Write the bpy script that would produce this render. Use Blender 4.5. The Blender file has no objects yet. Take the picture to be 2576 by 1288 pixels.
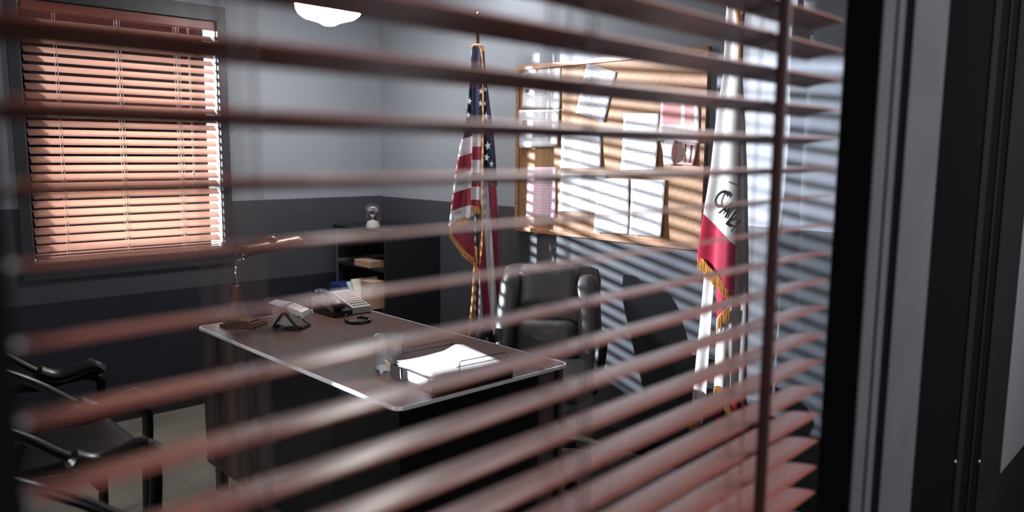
import bpy, bmesh, math, random
from mathutils import Vector, Matrix, noise
random.seed(7)
PI = math.pi
sc = bpy.context.scene
C = sc.collection

# ------------------------------------------------------------------ camera, world, lights, exposure
FPX, PITCH, ROLL, YAW, CAMZ = 1979.6, 0.13073639, 0.00878056, 0.76092543, 1.52
cy_, sy_, cp_, sp_ = math.cos(YAW), math.sin(YAW), math.cos(PITCH), math.sin(PITCH)
FWD = Vector((sy_*cp_, cy_*cp_, -sp_))
_R = Vector((cy_, -sy_, 0)); _U = _R.cross(FWD)
RGT = _R*math.cos(ROLL) + _U*math.sin(ROLL)
UPV = -_R*math.sin(ROLL) + _U*math.cos(ROLL)
CAM = Vector((0, 0, CAMZ))
cd = bpy.data.cameras.new('camera'); cam = bpy.data.objects.new('camera', cd); C.objects.link(cam)
cam.matrix_world = Matrix(((RGT.x, UPV.x, -FWD.x, 0), (RGT.y, UPV.y, -FWD.y, 0), (RGT.z, UPV.z, -FWD.z, CAMZ), (0, 0, 0, 1)))
cd.sensor_width = 36; cd.lens = FPX/2576*36; cd.clip_start = .02
cd.dof.use_dof = True; cd.dof.focus_distance = 3.3; cd.dof.aperture_fstop = 2.0
sc.camera = cam

def ray(px, py): return FWD + RGT*((px-1288)/FPX) - UPV*((py-644)/FPX)
def at_z(px, py, z): r = ray(px, py); return CAM + r*((z-CAMZ)/r.z)
def at_x(px, py, x): r = ray(px, py); return CAM + r*(x/r.x)
def at_y(px, py, y): r = ray(px, py); return CAM + r*(y/r.y)

w = bpy.data.worlds.new('world'); sc.world = w; w.use_nodes = True
w.node_tree.nodes['Background'].inputs[0].default_value = (.55, .65, 1, 1)
w.node_tree.nodes['Background'].inputs[1].default_value = .004
sc.view_settings.view_transform = 'Standard'; sc.view_settings.look = 'None'
sc.view_settings.exposure = 0; sc.view_settings.gamma = 1; sc.view_settings.use_curve_mapping = False

def lamp(name, kind, loc, target, power, color=(1, 1, 1), **kw):
    l = bpy.data.lights.new(name, kind); l.energy = power; l.color = color
    for k, v in kw.items(): setattr(l, k, v)
    o = bpy.data.objects.new(name, l); C.objects.link(o); o.location = loc
    o.rotation_euler = (Vector(target)-Vector(loc)).to_track_quat('-Z', 'Y').to_euler()
    return o
NKEY = Vector((-2.6, 10.5, 2.78))                    # yard lamp north-west of the building, shining through the north blind
lamp('north_key', 'SPOT', NKEY, (1.5, 4.6, 1.6), 25000, (.88, .93, 1), spot_size=math.radians(24), spot_blend=.3, shadow_soft_size=.05)
WKEY = Vector((-5.2, 3.6, 3.0))                       # added unseen spot, brightens tray and white flag through the west slit
lamp('west_key', 'SPOT', WKEY, (3.13, 1.75, 1.1), 8000, (.92, .95, 1), spot_size=math.radians(30), spot_blend=.3, shadow_soft_size=.05)
lamp('west_fill', 'AREA', (-1.1, 2.6, 1.0), (1.9, 2.6, .75), 25, (.92, .95, 1), shape='RECTANGLE', size=.3, size_y=1.0)  # added unseen fill from the west, brightens the desk edging
lamp('north_glow', 'SPOT', (.75, 6.1, .3), (1.66, 4.6, 1.45), 1500, (1, .95, .92), spot_size=math.radians(36), spot_blend=1, shadow_soft_size=.12)  # added unseen spot, lifts the glow of the north blind
lamp('corridor_light', 'AREA', (2.6, -.9, 2.1), (.9, .5, 1.4), 92, (1, .95, .95), shape='RECTANGLE', size=.9, size_y=.3)
lamp('corridor_light_left', 'AREA', (-.9, -1.3, 1.9), (.6, .5, 1.4), 42, (1, .95, .95), shape='RECTANGLE', size=.9, size_y=.3)
lamp('overhead_fill', 'AREA', (2.72, 3.2, 2.7), (2.72, 3.2, 0), 13, (.93, .96, 1), shape='RECTANGLE', size=.5, size_y=.2)  # added unseen overhead fill, gives the front slats their highlights

# ------------------------------------------------------------------ materials
def mat(name, col, rough=.5, metal=0, noise_amt=0, noise_scale=20, col2=None, bump=0, bump_scale=80, spec=.5, stretch=None, coat=0, trans=None, sheen=0):
    m = bpy.data.materials.new(name); m.use_nodes = True
    nt = m.node_tree; b = nt.nodes['Principled BSDF']
    b.inputs['Base Color'].default_value = (*col, 1); b.inputs['Roughness'].default_value = rough
    b.inputs['Metallic'].default_value = metal; b.inputs['Specular IOR Level'].default_value = spec
    b.inputs['Coat Weight'].default_value = coat
    if sheen: b.inputs['Sheen Weight'].default_value = sheen
    tc = nt.nodes.new('ShaderNodeTexCoord'); mp = nt.nodes.new('ShaderNodeMapping')
    nt.links.new(tc.outputs['Object'], mp.inputs[0])
    if stretch: mp.inputs['Scale'].default_value = stretch
    if noise_amt or col2:
        n = nt.nodes.new('ShaderNodeTexNoise'); n.inputs['Scale'].default_value = noise_scale; n.inputs['Detail'].default_value = 6
        nt.links.new(mp.outputs[0], n.inputs['Vector'])
        r = nt.nodes.new('ShaderNodeValToRGB'); nt.links.new(n.outputs['Fac'], r.inputs[0])
        c2 = col2 or tuple(x*(1-noise_amt) for x in col)
        r.color_ramp.elements[0].position = .35; r.color_ramp.elements[1].position = .65
        r.color_ramp.elements[0].color = (*c2, 1); r.color_ramp.elements[1].color = (*col, 1)
        nt.links.new(r.outputs[0], b.inputs['Base Color'])
    if bump:
        n2 = nt.nodes.new('ShaderNodeTexNoise'); n2.inputs['Scale'].default_value = bump_scale; n2.inputs['Detail'].default_value = 3
        nt.links.new(mp.outputs[0], n2.inputs['Vector'])
        bp = nt.nodes.new('ShaderNodeBump'); bp.inputs['Strength'].default_value = bump; bp.inputs['Distance'].default_value = .002
        nt.links.new(n2.outputs['Fac'], bp.inputs['Height']); nt.links.new(bp.outputs[0], b.inputs['Normal'])
    if trans:
        t = nt.nodes.new('ShaderNodeBsdfTranslucent'); t.inputs[0].default_value = (*trans[1], 1)
        mx = nt.nodes.new('ShaderNodeMixShader'); mx.inputs[0].default_value = trans[0]
        nt.links.new(b.outputs[0], mx.inputs[1]); nt.links.new(t.outputs[0], mx.inputs[2])
        nt.links.new(mx.outputs[0], nt.nodes['Material Output'].inputs[0])
    return m
def emit(name, col, s):
    m = bpy.data.materials.new(name); m.use_nodes = True; b = m.node_tree.nodes['Principled BSDF']
    b.inputs['Emission Color'].default_value = (*col, 1); b.inputs['Emission Strength'].default_value = s; return m
def glass(name, tint=(1, 1, 1), refl=.12):
    m = bpy.data.materials.new(name); m.use_nodes = True; nt = m.node_tree; nt.nodes.remove(nt.nodes['Principled BSDF'])
    t = nt.nodes.new('ShaderNodeBsdfTransparent'); t.inputs[0].default_value = (*tint, 1)
    g = nt.nodes.new('ShaderNodeBsdfGlossy'); g.inputs['Roughness'].default_value = .03
    lw = nt.nodes.new('ShaderNodeLayerWeight'); lw.inputs[0].default_value = refl
    mx = nt.nodes.new('ShaderNodeMixShader'); nt.links.new(lw.outputs['Facing'], mx.inputs[0])
    nt.links.new(t.outputs[0], mx.inputs[1]); nt.links.new(g.outputs[0], mx.inputs[2]); nt.links.new(mx.outputs[0], nt.nodes['Material Output'].inputs[0])
    return m
def paper_mat(name, base, ink=(.25, .25, .28), rows=26, margin=.1, strength=.8, y0=.08, y1=.9, block=None, trans=.2):
    """white sheet with rows of small print, from the sheet's own UV"""
    m = bpy.data.materials.new(name); m.use_nodes = True; nt = m.node_tree; b = nt.nodes['Principled BSDF']; N = nt.nodes.new; L = nt.links.new
    b.inputs['Roughness'].default_value = .8; b.inputs['Specular IOR Level'].default_value = .2
    tc = N('ShaderNodeTexCoord'); sp = N('ShaderNodeSeparateXYZ'); L(tc.outputs['UV'], sp.inputs[0])
    def M(op, a, c):
        n = N('ShaderNodeMath'); n.operation = op
        for i, v in ((0, a), (1, c)):
            if isinstance(v, (int, float)): n.inputs[i].default_value = v
            else: L(v, n.inputs[i])
        return n.outputs[0]
    u, v = sp.outputs[0], sp.outputs[1]
    row = M('MULTIPLY', v, rows); fr = M('FRACT', row, 0); fl = M('FLOOR', row, 0)
    line = M('LESS_THAN', fr, .42)
    cx = N('ShaderNodeCombineXYZ'); L(M('MULTIPLY', u, 30), cx.inputs[0]); L(M('MULTIPLY', fl, 7.3), cx.inputs[1])
    nz = N('ShaderNodeTexNoise'); nz.inputs['Scale'].default_value = 1.3; nz.inputs['Detail'].default_value = 1; L(cx.outputs[0], nz.inputs['Vector'])
    words = M('GREATER_THAN', nz.outputs['Fac'], .44)
    a = M('MULTIPLY', line, words)
    for t in (M('GREATER_THAN', u, margin), M('LESS_THAN', u, 1-margin), M('GREATER_THAN', v, y0), M('LESS_THAN', v, y1)): a = M('MULTIPLY', a, t)
    a = M('MULTIPLY', a, strength)
    mx = N('ShaderNodeMix'); mx.data_type = 'RGBA'; L(a, mx.inputs['Factor']); mx.inputs['A'].default_value = (*base, 1); mx.inputs['B'].default_value = (*ink, 1)
    out = mx.outputs['Result']
    if block:
        for (x0, x1, v0, v1, c) in block:
            q = M('MULTIPLY', M('MULTIPLY', M('GREATER_THAN', u, x0), M('LESS_THAN', u, x1)), M('MULTIPLY', M('GREATER_THAN', v, v0), M('LESS_THAN', v, v1)))
            m2 = N('ShaderNodeMix'); m2.data_type = 'RGBA'; L(q, m2.inputs['Factor']); L(out, m2.inputs['A']); m2.inputs['B'].default_value = (*c, 1); out = m2.outputs['Result']
    L(out, b.inputs['Base Color'])
    return m
def flag_mat(name, kind):
    """cloth coloured from the flag's own coordinates stored in UV: v counts stripes, u < 0 is the canton"""
    m = bpy.data.materials.new(name); m.use_nodes = True; nt = m.node_tree; b = nt.nodes['Principled BSDF']; N = nt.nodes.new; L = nt.links.new
    b.inputs['Roughness'].default_value = .55; b.inputs['Sheen Weight'].default_value = .2
    tc = N('ShaderNodeTexCoord'); sp = N('ShaderNodeSeparateXYZ'); L(tc.outputs['UV'], sp.inputs[0])
    def M(op, a, c):
        n = N('ShaderNodeMath'); n.operation = op
        for i, v in ((0, a), (1, c)):
            if isinstance(v, (int, float)): n.inputs[i].default_value = v
            else: L(v, n.inputs[i])
        return n.outputs[0]
    def MX(f, a, c):
        n = N('ShaderNodeMix'); n.data_type = 'RGBA'; L(f, n.inputs['Factor'])
        for k, x in (('A', a), ('B', c)):
            if isinstance(x, tuple): n.inputs[k].default_value = (*x, 1)
            else: L(x, n.inputs[k])
        return n.outputs['Result']
    u, v = sp.outputs[0], sp.outputs[1]
    if kind == 'us':
        s = M('LESS_THAN', M('MODULO', v, 2.0), 1.0)
        c = MX(s, (.62, .6, .62), (.3, .022, .045)); c = MX(M('LESS_THAN', u, 0.0), c, (.012, .016, .06))
    else:
        c = MX(M('GREATER_THAN', v, 0.0), (.82, .8, .8), (.5, .02, .07))
    L(c, b.inputs['Base Color'])
    t = N('ShaderNodeBsdfTranslucent'); L(c, t.inputs[0]); mx = N('ShaderNodeMixShader'); mx.inputs[0].default_value = .22
    L(b.outputs[0], mx.inputs[1]); L(t.outputs[0], mx.inputs[2]); L(mx.outputs[0], nt.nodes['Material Output'].inputs[0])
    return m

MT = dict(
 wall_up=mat('grey_wall_paint', (.225, .237, .265), .75, noise_amt=.06, noise_scale=3, bump=.15, bump_scale=200),
 wall_low=mat('charcoal_wall_paint', (.040, .043, .051), .6, noise_amt=.1, noise_scale=3, bump=.15, bump_scale=200),
 wall_navy=mat('navy_wall_band', (.006, .007, .015), .6, noise_amt=.1, noise_scale=3, bump=.15, bump_scale=200),  # darker navy tone for the lowest band of the north wall
 ceiling=mat('ceiling_paint', (.34, .35, .37), .9),
 floor=mat('stained_concrete', (.20, .18, .148), .6, col2=(.115, .104, .086), noise_scale=2.2, bump=.2, bump_scale=40),
 frame_dark=mat('dark_window_frame', (.03, .03, .034), .45),
 base_black=mat('black_baseboard', (.012, .012, .014), .5),
 casing=mat('grey_painted_casing', (.05, .05, .058), .7, spec=0, noise_amt=.1, noise_scale=8),
 casing_dark=mat('black_painted_steel', (.003, .003, .0035), .7, spec=0),
 door=mat('dark_grey_door_paint', (.008, .008, .009), .7, spec=0, noise_amt=.1, noise_scale=5),
 door_pane=mat('frosted_door_panel', (.075, .075, .085), .6, spec=0),
 slat=mat('rosewood_slat', (.20, .062, .048), .32, noise_amt=.22, noise_scale=6, stretch=(1, 30, 30), spec=.32),
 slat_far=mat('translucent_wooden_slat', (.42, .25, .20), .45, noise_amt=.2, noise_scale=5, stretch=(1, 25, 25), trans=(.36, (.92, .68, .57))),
 cord=mat('brown_blind_cord', (.035, .016, .015), .8),
 cord_pale=mat('pale_blind_cord', (.6, .52, .45), .8),
 wand=mat('dark_red_wand', (.022, .007, .007), .6, spec=.15),
 steel_black=mat('black_desk_enamel', (.006, .0055, .006), .4, noise_amt=.2, noise_scale=4),
 desk_top=mat('brown_laminate', (.105, .052, .042), .38, col2=(.06, .032, .027), noise_scale=5, stretch=(12, 1, 1), bump=.06, bump_scale=30, spec=.28),
 alu=mat('aluminium_trim', (.9, .9, .93), .3, 1),
 pale_trim=mat('pale_metal_trim', (.9, .9, .92), .35, .1),
 bronze=mat('brown_bronze', (.17, .07, .045), .28, .55, noise_amt=.2, noise_scale=9),
 brass=mat('polished_brass', (.75, .55, .25), .2, 1),
 chrome=mat('chrome', (.85, .85, .87), .12, 1),
 leather=mat('black_leather', (.05, .05, .051), .46, bump=.35, bump_scale=140, spec=.6),
 vinyl=mat('black_vinyl', (.008, .008, .009), .5, bump=.2, bump_scale=120, spec=.25),
 plastic=mat('black_plastic', (.012, .012, .013), .3),
 plastic_grey=mat('grey_phone_plastic', (.34, .33, .31), .45),
 key_dark=mat('phone_key_plastic', (.16, .15, .14), .5),
 cork=mat('cork', (.40, .21, .10), .6, col2=(.31, .155, .07), noise_scale=90, bump=.3, bump_scale=260),
 oak=mat('oak_frame', (.42, .21, .11), .4, noise_amt=.3, noise_scale=9, stretch=(1, 1, 8)),
 white_paper=mat('white_paper', (.86, .86, .88), .8),
 card=mat('index_card', (.80, .76, .74), .8, noise_amt=.06, noise_scale=50),
 us=flag_mat('striped_flag_cloth', 'us'), ca=flag_mat('white_red_flag_cloth', 'ca'),
 star=mat('white_star_cloth', (.75, .75, .78), .7),
 gold=mat('gold_fringe', (.72, .33, .09), .5, noise_amt=.45, noise_scale=160, stretch=(1, 1, .1)),
 pole=mat('dark_brown_pole', (.05, .025, .018), .35),
 ink=mat('black_flag_lettering', (.012, .012, .02), .7),
 green=mat('green_flag_lettering', (.03, .16, .06), .7),
 cabinet=mat('black_cabinet', (.006, .0065, .009), .5),
 cabinet_edge=mat('cabinet_grey_edge', (.085, .09, .10), .5),
 kraft=mat('kraft_board', (.36, .23, .15), .7, noise_amt=.15, noise_scale=12),
 blue=mat('blue_binder', (.02, .035, .16), .4),
 cream=mat('cream_paper', (.62, .6, .5), .8),
 pale_blue=mat('pale_blue_folder', (.42, .52, .62), .7),
 globe=glass('dome_glass', (1, 1, 1), .2),
 pane=glass('window_glass', (.95, .97, 1), .1),
 grey_metal=mat('grey_plaster', (.40, .41, .40), .5),
 silver=mat('silver_mesh_wire', (.82, .83, .86), .28, 1),
 lamp_on=emit('lit_lamp_glass', (1, .98, .96), 62),
)
P_PRINT = [paper_mat('printed_sheet', (.84, .84, .87), rows=24, strength=.55, block=[(.07, .17, .80, .88, (.1, .1, .12)), (.07, .17, .42, .50, (.1, .1, .12))]),
           paper_mat('printed_sheet_notice', (.84, .84, .87), rows=22, strength=.55, block=[(.10, .22, .56, .72, (.12, .12, .14))], y1=.95),
           paper_mat('dense_printed_slip', (.74, .72, .76), ink=(.22, .2, .25), rows=22, margin=.03, strength=.62, y0=.02, y1=.98),
           paper_mat('faint_printed_sheet', (.88, .88, .9), rows=30, strength=.45, y0=.2),
           paper_mat('faint_printed_page', (.88, .88, .9), rows=20, strength=.35, y0=.05),
           paper_mat('red_form', (.86, .82, .82), ink=(.5, .2, .2), rows=16, strength=.5, block=[(.03, .52, .42, .93, (.62, .27, .26)), (.62, .86, .42, .95, (.6, .3, .28)), (.05, .15, .94, .99, (.1, .1, .1)), (.4, .5, .94, .99, (.1, .1, .1))]),
           paper_mat('pink_card', (.78, .52, .50), ink=(.35, .12, .12), rows=18, strength=.3, block=[(.66, .70, .1, .45, (.06, .04, .04)), (.82, .88, .1, .9, (.06, .04, .04)), (.66, .70, .6, .95, (.06, .04, .04))]),
           paper_mat('pink_sheet', (.80, .58, .66), ink=(.5, .28, .36), rows=18, margin=.16, strength=.55, y0=.1, y1=.72)]

# ------------------------------------------------------------------ mesh helpers
class MB:
    def __init__(s): s.bm = bmesh.new(); s.uv = None
    def _xf(s, verts, M):
        if M is not None: bmesh.ops.transform(s.bm, matrix=M, verts=verts)
    def box(s, x0, x1, y0, y1, z0, z1, bev=0, seg=2, M=None, mi=0):
        n0 = len(s.bm.verts)
        r = bmesh.ops.create_cube(s.bm, size=1)
        vs = r['verts']
        for v in vs: v.co = Vector(((x0+x1)/2+v.co.x*(x1-x0), (y0+y1)/2+v.co.y*(y1-y0), (z0+z1)/2+v.co.z*(z1-z0)))
        fs = {f for v in vs for f in v.link_faces}
        for f in fs: f.material_index = mi
        if bev:
            es = list({e for v in vs for e in v.link_edges})
            bmesh.ops.bevel(s.bm, geom=es, offset=bev, segments=seg, profile=.5, affect='EDGES')
            vs = list(s.bm.verts)[n0:]
            for f in {f for v in vs for f in v.link_faces}: f.material_index = mi
        s._xf(vs, M); return s
    def cushion(s, c, size, bev, bulge=.0, M=None, n=8, mi=0):
        """soft rounded block: superellipsoid-like, subdivided"""
        vs = []; cx, cy, cz = c; sx, sy, sz = (q/2 for q in size)
        n0 = len(s.bm.verts); r = bmesh.ops.create_cube(s.bm, size=2); v0 = r['verts']
        es = list({e for v in v0 for e in v.link_edges})
        r2 = bmesh.ops.subdivide_edges(s.bm, edges=es, cuts=n, use_grid_fill=True)
        vs = list(s.bm.verts)[n0:]
        for v in vs:
            p = [v.co.x*sx, v.co.y*sy, v.co.z*sz]; q = []
            for a, h in zip(p, (sx, sy, sz)): q.append(max(-(h-min(bev, h)), min(h-min(bev, h), a)))
            d = Vector(p)-Vector(q)
            if d.length > 1e-9:
                m = max(abs(d.x), abs(d.y), abs(d.z)); d = d.normalized()*m
            t = Vector(q)+d
            u = 1-max(abs(v.co.x), abs(v.co.z))**2
            if bulge and abs(v.co.y) > .5: t.y += math.copysign(bulge*max(0, u), v.co.y)
            v.co = t+Vector((cx, cy, cz))
        for f in {f for v in vs for f in v.link_faces}: f.material_index = mi
        s._xf(vs, M); return s
    def tube(s, pts, r, seg=8, closed=False, mi=0, flat=None, M=None):
        pts = [Vector(p) for p in pts]; n = len(pts); rings = []
        rr = r if isinstance(r, (list, tuple)) else [r]*n
        ref = None
        for i, p in enumerate(pts):
            if closed: t = pts[(i+1) % n]-pts[i-1]
            else: t = pts[min(i+1, n-1)]-pts[max(i-1, 0)]
            t.normalize()
            if ref is None:
                ref = Vector((0, 0, 1)) if abs(t.z) < .9 else Vector((1, 0, 0))
            a = t.cross(ref)
            if a.length < 1e-6: a = t.orthogonal()
            a.normalize(); b = a.cross(t).normalized(); ref = b
            fa, fb = flat if flat else (1, 1)
            ring = []
            for k in range(seg):
                g = 2*PI*k/seg
                ring.append(s.bm.verts.new(p + a*math.cos(g)*rr[i]*fa + b*math.sin(g)*rr[i]*fb))
            rings.append(ring)
        for i in range(n if closed else n-1):
            A, B = rings[i], rings[(i+1) % n]
            for k in range(seg):
                f = s.bm.faces.new((A[k], A[(k+1) % seg], B[(k+1) % seg], B[k])); f.material_index = mi
        if not closed:
            s.bm.faces.new(list(reversed(rings[0]))).material_index = mi; s.bm.faces.new(rings[-1]).material_index = mi
        s._xf([v for R in rings for v in R], M); return s
    def lathe(s, prof, c=(0, 0, 0), seg=32, mi=0, M=None):
        c = Vector(c); rings = []
        for r, z in prof:
            if r < 1e-6: rings.append([s.bm.verts.new(c+Vector((0, 0, z)))])
            else: rings.append([s.bm.verts.new(c+Vector((r*math.cos(2*PI*k/seg), r*math.sin(2*PI*k/seg), z))) for k in range(seg)])
        for A, B in zip(rings, rings[1:]):
            for k in range(seg):
                q = [A[k % len(A)], A[(k+1) % len(A)], B[(k+1) % len(B)], B[k % len(B)]]
                u = [];
                for v in q:
                    if v not in u: u.append(v)
                if len(u) > 2: s.bm.faces.new(u).material_index = mi
        s._xf([v for R in rings for v in R], M); return s
    def prism(s, poly, z0, z1, mi=0, M=None):
        a = [s.bm.verts.new((x, y, z0)) for x, y in poly]; b = [s.bm.verts.new((x, y, z1)) for x, y in poly]
        n = len(poly)
        for i in range(n): s.bm.faces.new((a[i], a[(i+1) % n], b[(i+1) % n], b[i])).material_index = mi
        s.bm.faces.new(list(reversed(a))).material_index = mi; s.bm.faces.new(b).material_index = mi
        s._xf(a+b, M); return s
    def grid(s, fn, nu, nv, uvfn=None, mi=0):
        V = [[s.bm.verts.new(fn(i/nu, j/nv)) for i in range(nu+1)] for j in range(nv+1)]
        if uvfn and s.uv is None: s.uv = s.bm.loops.layers.uv.new('UVMap')
        for j in range(nv):
            for i in range(nu):
                f = s.bm.faces.new((V[j][i], V[j][i+1], V[j+1][i+1], V[j+1][i])); f.material_index = mi; f.smooth = True
                if uvfn:
                    for l, (a, b) in zip(f.loops, ((i, j), (i+1, j), (i+1, j+1), (i, j+1))): l[s.uv].uv = uvfn(a/nu, b/nv)
        return s
    def build(s, name, mats, parent=None, smooth=False, local=False, solid=0, recalc=True, keep=False):
        if recalc: bmesh.ops.recalc_face_normals(s.bm, faces=s.bm.faces[:])
        if solid:
            pass
        me = bpy.data.meshes.new(name)
        if smooth:
            for f in s.bm.faces: f.smooth = True
        root = parent
        while root is not None and root.parent is not None: root = root.parent
        loc = None
        if root is not None and not local:
            bmesh.ops.transform(s.bm, matrix=root.matrix_basis.inverted(), verts=s.bm.verts[:])
        if parent is None and not keep and s.bm.verts:
            xs = [v.co for v in s.bm.verts]
            loc = Vector(((min(v.x for v in xs)+max(v.x for v in xs))/2, (min(v.y for v in xs)+max(v.y for v in xs))/2, min(v.z for v in xs)))
            bmesh.ops.translate(s.bm, verts=s.bm.verts[:], vec=-loc)
        s.bm.to_mesh(me); s.bm.free()
        for m in (mats if isinstance(mats, (list, tuple)) else [mats]): me.materials.append(m)
        o = bpy.data.objects.new(name, me); C.objects.link(o)
        if loc is not None: o.location = loc
        if parent is not None: o.parent = parent
        if solid:
            md = o.modifiers.new('thickness', 'SOLIDIFY'); md.thickness = solid; md.offset = 0
        if smooth:
            try: me.set_sharp_from_angle(angle=math.radians(40))
            except Exception: pass
        return o
def tag(o, label, cat, group=None):
    o['label'] = label; o['category'] = cat
    if group: o['group'] = group
    return o
def thing(name, label, cat, loc, rz=0, group=None):
    o = bpy.data.objects.new(name, None); C.objects.link(o); o.empty_display_size = .1
    o.location = loc; o.rotation_euler = (0, 0, rz); o.matrix_basis = Matrix.Translation(loc) @ Matrix.Rotation(rz, 4, 'Z')
    return tag(o, label, cat, group)
def struct(o): o['kind'] = 'structure'; return o
def arc(c, r, a0, a1, n, ax, ay):
    return [Vector(c)+Vector(ax)*r*math.cos(a0+(a1-a0)*i/n)+Vector(ay)*r*math.sin(a0+(a1-a0)*i/n) for i in range(n+1)]
def smoothpts(pts, n=6):
    pts = [Vector(p) for p in pts]; out = []
    for i in range(len(pts)-1):
        p0, p1, p2, p3 = pts[max(i-1, 0)], pts[i], pts[i+1], pts[min(i+2, len(pts)-1)]
        for k in range(n):
            t = k/n
            out.append(.5*((2*p1)+(p2-p0)*t+(2*p0-5*p1+4*p2-p3)*t*t+(3*p1-p0-3*p2+p3)*t**3))
    out.append(pts[-1]); return out

# ------------------------------------------------------------------ room shell
YN, XE, XW, ZC = 4.613, 3.131, -1.2, 2.75
SK = math.atan(.055)                                # the glazed front wall stands three degrees off square
YF0 = .46
def front(a, b, z): return Vector((a*math.cos(SK)-b*math.sin(SK), YF0+a*math.sin(SK)+b*math.cos(SK), z))
FM = Matrix.Translation((0, YF0, 0)) @ Matrix.Rotation(SK, 4, 'Z')
def front_a(px, b, py=644):
    """distance along the front wall where the sight line through px crosses depth b"""
    r = ray(px, py); k = r.x/r.y                     # x = k*y
    c, s = math.cos(SK), math.sin(SK)
    return (k*(YF0+b*c)+b*s)/(c-k*s)

struct(MB().box(XW-.1, 6, -2.6, YN+.1, -.1, 0).build('floor', MT['floor'], keep=True))
struct(MB().box(XW-.1, 6, -2.6, YN+.1, ZC, ZC+.1).build('ceiling', MT['ceiling'], keep=True))
WL, WR, WB, WT = .985, 1.992, .925, 2.262            # north window opening
def wall_rect(mb, ax, a0, a1, z0, z1, d0, d1):
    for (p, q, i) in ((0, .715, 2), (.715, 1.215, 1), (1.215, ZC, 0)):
        lo, hi = max(z0, p), min(z1, q)
        if hi > lo+1e-4:
            if ax == 'x': mb.box(a0, a1, d0, d1, lo, hi, mi=i)
            else: mb.box(d0, d1, a0, a1, lo, hi, mi=i)
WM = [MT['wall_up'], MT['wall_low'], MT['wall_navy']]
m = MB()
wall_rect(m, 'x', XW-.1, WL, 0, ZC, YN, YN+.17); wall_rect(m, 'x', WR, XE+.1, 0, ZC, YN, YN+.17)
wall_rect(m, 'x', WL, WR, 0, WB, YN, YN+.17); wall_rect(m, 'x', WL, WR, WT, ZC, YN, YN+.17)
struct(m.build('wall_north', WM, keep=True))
m = MB(); m.box(XE, XE+.1, -2.6, YN, 0, 1.21, mi=1); m.box(XE, XE+.1, -2.6, YN, 1.21, ZC, mi=0)
struct(m.build('wall_east', WM, keep=True))
KY0, KY1, KZ0, KZ1 = 2.624, 2.784, 1.60, 2.62
m = MB(); m.box(XW-.1, XW, -2.6, KY0, 0, ZC); m.box(XW-.1, XW, KY1, YN, 0, ZC); m.box(XW-.1, XW, KY0, KY1, 0, KZ0); m.box(XW-.1, XW, KY0, KY1, KZ1, ZC)
struct(m.build('wall_west', [MT['wall_up']], keep=True))
# baseboards
struct(MB().box(XW, XE, YN-.012, YN, 0, .10).build('baseboard_north', MT['base_black'], keep=True))
struct(MB().box(XE-.012, XE, .7, YN-.012, 0, .10).build('baseboard_east', MT['base_black'], keep=True))
# front (south) wall with the big opening, in its own frame
AL, AR = .085, front_a(2183, 0)
ZS, ZH = .80, 2.08
TW = .05
while front_a(2093, TW) < AR: TW += .001
m = MB()
m.box(-1.3, AL, 0, TW, 0, ZC, M=FM); m.box(AR, 3.12, .004, TW, 0, ZC, M=FM)
m.box(AL, AR, 0, TW, 0, ZS, M=FM); m.box(AL, AR, 0, TW, ZH, ZC, M=FM)
struct(m.build('wall_south', [MT['casing_dark']], keep=True))
# casing strips on the corridor side, right of the opening
strips = [(2183, 2212, .016, 'casing'), (2219, 2235, .010, 'casing'), (2258, 2340, .014, 'casing')]
wf = thing('window_2', 'front window casing with grey moulded strips beside the blurred blind', 'window', front(AR, 0, 0), SK); struct(wf); del wf['label']; del wf['category']
for p0, p1, t, k in strips:
    MB().box(front_a(p0, 0), front_a(p1, 0), -.0, .003, .0, ZC, M=FM, bev=.0012, seg=1).build('casing_strip', MT[k], wf)
MB().box(AL-.05, AL, -.012, 0, ZS-.05, ZH+.05, M=FM).build('casing_strip', MT['casing_dark'], wf)
MB().box(AL-.05, AR, -.012, 0, ZS-.06, ZS, M=FM).build('sill', MT['casing_dark'], wf)
MB().box(AL-.05, AR, -.012, 0, ZH, ZH+.06, M=FM).build('head', MT['casing_dark'], wf)
dr = bpy.data.objects.new('door_1', None); C.objects.link(dr); dr.location = front(front_a(2450, 0), 0, 0); dr.matrix_basis = Matrix.Translation(dr.location) @ Matrix.Rotation(SK, 4, 'Z'); struct(dr)
for p0, p1, k in ((2452, 2467, 'door'), (2489, 2493, 'door')):
    MB().box(front_a(p0, 0), front_a(p1, 0), 0, .003, 0, ZC, M=FM, bev=.001, seg=1).build('frame_strip', MT['door'], dr)
A0 = front_a(2512, 0)
MB().box(A0, A0+.9, 0, .0035, .0, 2.1, M=FM).build('door_leaf', MT['door'], dr)
A1 = front_a(2515, 0, 1190); zb = None
r_ = ray(2515, 1192); tt = front(A1, 0, 0); zb = CAMZ + r_.z*(tt.x/r_.x)
MB().box(A1, A1+.45, -.001, .0005, zb, zb+.75, M=FM).build('door_pane', MT['door_pane'], dr)
for px in (2405, 2465):
    a = front_a(px, 0, 1161); p = front(a, 0, 0); r_ = ray(px, 1161); z = CAMZ+r_.z*(p.x/r_.x)
    MB().lathe([(0, .003), (.0022, .0025), (.003, .001), (.003, 0)], seg=12, M=FM @ Matrix.Translation((a, 0.002, z)) @ Matrix.Rotation(PI/2, 4, 'X')).build('screw', MT['alu'], dr)

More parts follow.
